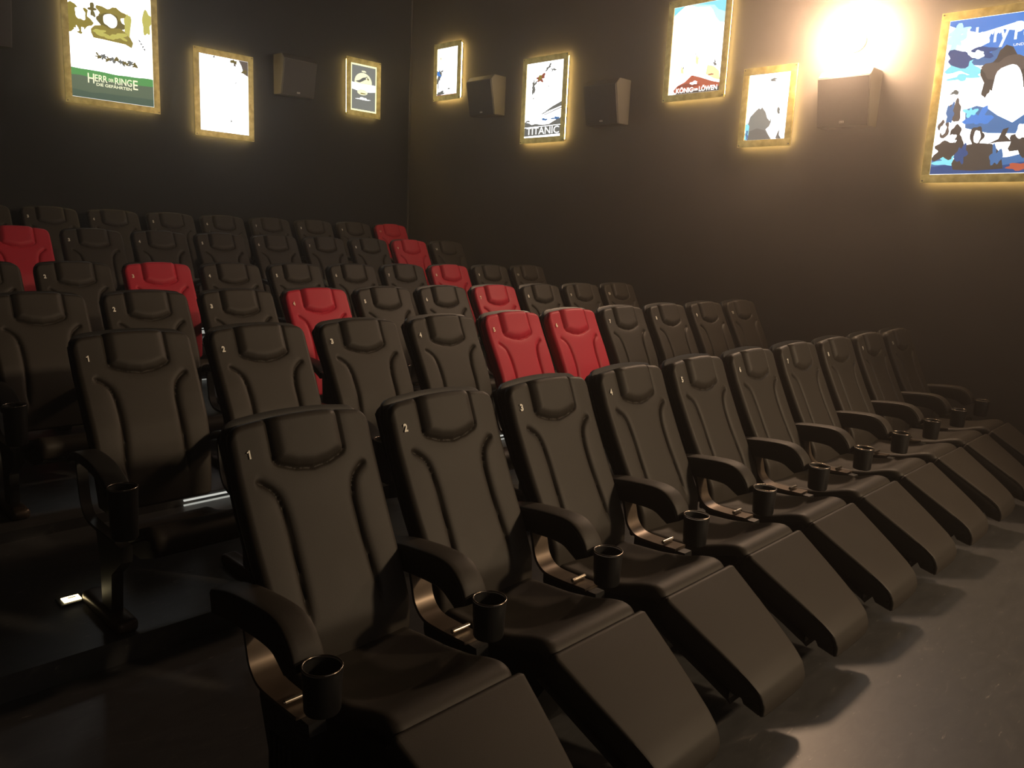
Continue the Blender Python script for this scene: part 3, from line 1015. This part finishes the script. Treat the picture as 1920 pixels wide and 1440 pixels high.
# 3: small grey poster with a white disc and band
FR = [[(0, 0), (1, 0), (1, 1), (0, 1)], [(0.045, 0.035), (0.955, 0.035), (0.955, 0.965), (0.045, 0.965)]]
sh = [(FR[1], GY), (blob(0.5, 0.855, 0.09, 0.018, 81, 0.15), LET), (blob(0.48, 0.62, 0.335, 0.205, 82, 0.0, 40), LET),
      ([(0.045, 0.60), (0.3, 0.585), (0.7, 0.59), (0.955, 0.60), (0.955, 0.455), (0.72, 0.43), (0.3, 0.43), (0.045, 0.455)], W1),
      (blob(0.45, 0.41, 0.20, 0.06, 83, 0.0), LET), (blob(0.45, 0.68, 0.19, 0.03, 84, 0.25, ang=0.35), GY2), (blob(0.30, 0.63, 0.09, 0.02, 85, 0.2), GY2),
      (blob(0.66, 0.71, 0.04, 0.02, 86, 0.4, ang=-0.5), OL3), (blob(0.47, 0.385, 0.11, 0.012, 87, 0.2), OL2),
      (blob(0.48, 0.28, 0.13, 0.022, 88, 0.2), W1), (blob(0.48, 0.262, 0.27, 0.012, 89, 0.2), W1)]
poster((6.153, YB, 3.140), 0, 0.536, 0.717, emit((255, 250, 190), 1.6), sh, [], 'small grey poster with a white disc and band, on the back wall near the corner')

# side wall posters: seen from inside, left = larger Y
# 4: smallest narrow one next to the corner
sh = [(blob(0.10, 0.42, 0.10, 0.14, 91, 0.5), GY2), (blob(0.08, 0.47, 0.07, 0.06, 92, 0.5), BL), (blob(0.2, 0.05, 0.2, 0.04, 93, 0.6), GY2), (blob(0.06, 0.2, 0.02, 0.14, 94, 0.2), GY3),
      (blob(0.6, 0.13, 0.07, 0.015, 95, 0.4), GY), (blob(0.18, 0.78, 0.02, 0.05, 96, 0.5), OL), (blob(0.26, 0.52, 0.05, 0.03, 97, 0.6), GY2), ([(0, 0), (1, 0), (1, 0.012), (0, 0.012)], RD)]
poster((XR, 8.671, 3.399), RW, 0.534, 0.718, WHITE, sh, [], 'small white poster on the side wall nearest the corner, blue-grey marks at left')

# 5: ship title
sh = [([(0.42, 0.30), (0.55, 0.34), (0.75, 0.40), (1.0, 0.46), (1.0, 0.40), (0.75, 0.355), (0.5, 0.31)], GY2),
      ([(0.36, 0.285), (0.6, 0.31), (1.0, 0.385), (1.0, 0.372), (0.6, 0.30)], GY3),
      ([(0, 0.02), (0, 0.215), (0.12, 0.20), (0.2, 0.175), (0.3, 0.185), (0.5, 0.165), (0.68, 0.17), (0.78, 0.2), (1, 0.25), (1, 0.02)], GY2),
      (blob(0.55, 0.235, 0.09, 0.014, 101, 0.5), BL2), (blob(0.86, 0.24, 0.10, 0.018, 102, 0.5), BL2), (blob(0.08, 0.225, 0.07, 0.012, 103, 0.6), GY2),
      ([(0, 0.135), (1, 0.148), (1, 0.156), (0, 0.143)], W1), ([(0, 0.012), (1, 0.024), (1, 0.032), (0, 0.02)], W1),
      (blob(0.40, 0.79, 0.11, 0.045, 104, 0.6), RD2), (blob(0.38, 0.80, 0.05, 0.03, 105, 0.5), OL2), (blob(0.22, 0.70, 0.05, 0.07, 106, 0.7), GY2), (blob(0.19, 0.63, 0.02, 0.06, 107, 0.3), GY2),
      (blob(0.60, 0.92, 0.09, 0.022, 108, 0.6, ang=0.5), GY2), (blob(0.74, 0.88, 0.05, 0.02, 109, 0.7), GY2), (blob(0.62, 0.67, 0.012, 0.01, 110), GY2), (blob(0.22, 0.53, 0.02, 0.01, 111, 0.4), GY)]
for k in range(11):
    sh.append((blob(0.50 + 0.045 * k, 0.325 + 0.0058 * k, 0.010, 0.004, 120 + k, 0), W1))
poster((XR, 7.010, 2.776), RW, 0.705, 0.973, WHITE, sh, [('TITANIC', 0.52, 0.088, 0.135, emit((255, 255, 250), 1.6), 0.90, 0, 0.001)],
       'white poster on the side wall with a dark ship bow shape and the word TITANIC')

# 6: sky and red hill
sh = [([(0, 0.90), (0.06, 0.93), (0.15, 0.97), (0.22, 1.0), (0, 1.0)], CY), ([(0.30, 1.0), (0.45, 0.965), (0.70, 0.945), (0.76, 0.90), (0.82, 0.82), (0.9, 0.76), (1.0, 0.745), (1, 1)], CY2),
      ([(0.42, 1.0), (0.6, 0.975), (0.78, 0.955), (0.86, 0.90), (1, 0.86), (1, 1)], CY),
      ([(0.10, 0.05), (0.18, 0.10), (0.32, 0.135), (0.45, 0.205), (0.60, 0.175), (0.85, 0.115), (1.0, 0.09), (1.0, 0.0), (0.3, 0.01), (0.12, 0.02)], RD),
      (blob(0.40, 0.09, 0.17, 0.03, 131, 0.5), RD2), ([(0.15, 0.0), (0.15, 0.015), (1, 0.05), (1, 0.0)], BR2),
      ([(0.72, 0.20), (0.74, 0.30), (0.86, 0.28), (0.97, 0.22), (1, 0.12), (0.9, 0.135)], YL), (blob(0.25, 0.27, 0.03, 0.04, 133, 0.3), YL), (blob(0.53, 0.37, 0.03, 0.05, 134, 0.3), YL),
      (blob(0.27, 0.30, 0.01, 0.012, 135, 0.5), GY2), (blob(0.88, 0.31, 0.025, 0.03, 136, 0.7), GY2), (blob(0.50, 0.44, 0.01, 0.006, 137, 0.3), GY2), (blob(0.82, 0.19, 0.05, 0.008, 138, 0.5), RD),
      (blob(0.50, 0.115, 0.07, 0.018, 139, 0.35), W1)]
poster((XR, 4.984, 3.098), RW, 0.714, 0.967, WHITE, sh, [('KÖNIG', 0.33, 0.046, 0.075, emit((255, 255, 250), 1.6), 0.34, 0, 0.002), ('DER', 0.555, 0.038, 0.034, emit((255, 255, 250), 1.6), 0.09, 0, 0.001), ('LÖWEN', 0.79, 0.046, 0.075, emit((255, 255, 250), 1.6), 0.35, 0, 0.002)],
       'side wall poster with blue sky, red hill and the words KÖNIG DER LÖWEN')

# 7: white with grey sweeping shapes
sh = [([(0.0, 0.0), (0.0, 0.10), (0.05, 0.22), (0.10, 0.36), (0.20, 0.43), (0.30, 0.49), (0.345, 0.47), (0.38, 0.50), (0.48, 0.42), (0.53, 0.33), (0.60, 0.28), (0.62, 0.34), (0.63, 0.26), (0.60, 0.20), (0.52, 0.155), (0.60, 0.07), (0.68, 0.0)], GY),
      ([(0.05, 0.0), (0.12, 0.14), (0.30, 0.18), (0.50, 0.14), (0.60, 0.06), (0.66, 0.0)], GY2), (blob(0.05, 0.13, 0.05, 0.15, 141, 0.3), CY), (blob(0.06, 0.08, 0.03, 0.07, 142, 0.5), BL2),
      (blob(0.79, 0.43, 0.035, 0.055, 143, 0.15, ang=0.4), GY), (blob(0.70, 0.45, 0.01, 0.008, 144, 0.4), GY2), (blob(0.60, 0.90, 0.075, 0.025, 145, 0.3), GY),
      ([(0.78, 0.02), (0.82, 0.10), (0.86, 0.15), (0.86, 0.06), (0.92, 0.0), (0.80, 0.0)], GY2), ([(0.44, 0.45), (0.50, 0.47), (0.57, 0.47), (0.62, 0.52), (0.58, 0.48), (0.50, 0.475)], GY2)]
poster((XR, 4.077, 2.610), RW, 0.537, 0.719, WHITE, sh, [], 'white poster with a grey triangular shape, lower poster left of the glaring lamp')

# 8: large blue poster at the right edge, generic blue cliffs and dark shapes
sh = [([(0, 0.97), (0.10, 0.94), (0.30, 0.90), (0.6, 0.94), (1, 0.90), (1, 1), (0, 1)], BL), (blob(0.62, 0.80, 0.32, 0.10, 151, 0.25), BL), (blob(0.10, 0.93, 0.09, 0.035, 152, 0.4), CY2), (blob(0.08, 0.87, 0.08, 0.06, 153, 0.5), CY2),
      (blob(0.18, 0.71, 0.16, 0.06, 155, 0.5), CY), (blob(0.42, 0.72, 0.13, 0.07, 156, 0.5), BL2), (blob(0.14, 0.75, 0.13, 0.05, 157, 0.5), BL3), (blob(0.35, 0.78, 0.12, 0.03, 158, 0.5), BL3),
      (blob(0.30, 0.765, 0.06, 0.025, 159, 0.3), W1), (blob(0.20, 0.63, 0.12, 0.02, 160, 0.5), CY),
      (blob(0.58, 0.635, 0.21, 0.135, 161, 0.18), BR2), (blob(0.56, 0.66, 0.17, 0.08, 162, 0.4), BR), (blob(0.61, 0.565, 0.135, 0.115, 163, 0.12), W1), (blob(0.42, 0.54, 0.035, 0.05, 164, 0.2), BR2),
      (blob(0.60, 0.42, 0.13, 0.05, 165, 0.3, ang=-0.5), W1),
      ([(0.26, 0.42), (0.36, 0.44), (0.46, 0.42), (0.56, 0.37), (0.70, 0.32), (0.86, 0.40), (1, 0.44), (1, 0.26), (0.75, 0.25), (0.5, 0.26), (0.28, 0.30)], BL2),
      (blob(0.40, 0.36, 0.10, 0.05, 166, 0.5), BL), (blob(0.31, 0.40, 0.05, 0.03, 167, 0.5), CY), (blob(0.88, 0.40, 0.1, 0.05, 168, 0.5), CY),
      (blob(0.165, 0.41, 0.055, 0.075, 169, 0.3), BR), (blob(0.12, 0.40, 0.04, 0.06, 170, 0.4), BL2), (blob(0.14, 0.535, 0.045, 0.012, 171, 0.4), GY2),
      (wave(0.105, 0.03, 172, lo=0.0, x1=0.95), BL2), (wave(0.055, 0.02, 173), BL3), (blob(0.15, 0.09, 0.12, 0.03, 174, 0.5), CY),
      (blob(0.08, 0.30, 0.05, 0.06, 175, 0.3), BR), (blob(0.075, 0.30, 0.03, 0.035, 176, 0.2), W1), (blob(0.20, 0.26, 0.06, 0.06, 177, 0.3), BR2), (blob(0.175, 0.235, 0.035, 0.03, 178, 0.2), W1),
      (blob(0.12, 0.16, 0.11, 0.06, 179, 0.4), BR2), (blob(0.23, 0.17, 0.07, 0.06, 180, 0.4), BR2), (blob(0.40, 0.245, 0.065, 0.06, 181, 0.2), BR2), (blob(0.405, 0.24, 0.032, 0.042, 182, 0.1), W1),
      ([(0.20, 0.07), (0.24, 0.14), (0.32, 0.19), (0.42, 0.20), (0.55, 0.19), (0.64, 0.13), (0.68, 0.03), (0.4, 0.02), (0.22, 0.03)], BR2), (blob(0.28, 0.13, 0.05, 0.06, 183, 0.4), BL3), (blob(0.60, 0.11, 0.05, 0.06, 184, 0.4), BL2),
      ([(0.51, 0.19), (0.60, 0.22), (0.63, 0.28), (0.68, 0.29), (0.66, 0.24), (0.72, 0.20), (0.6, 0.20)], BR2), (blob(0.82, 0.20, 0.12, 0.08, 185, 0.3), BR2), (blob(0.80, 0.26, 0.05, 0.05, 186, 0.3), W1), (blob(0.84, 0.04, 0.12, 0.025, 187, 0.3), RD)]
poster((XR, 2.369, 2.259), RW, 0.903, 1.309, WHITE, sh, [('Harry Potter', 0.60, 0.87, 0.15, emit((255, 255, 255), 1.6), 0.84, 0.02, 0.004), ('UND DER STEIN', 0.76, 0.80, 0.022, emit((255, 255, 255), 1.2), 0.3, 0, 0.0003)],
       'large blue poster at the right edge of the photo, dark and white shapes')
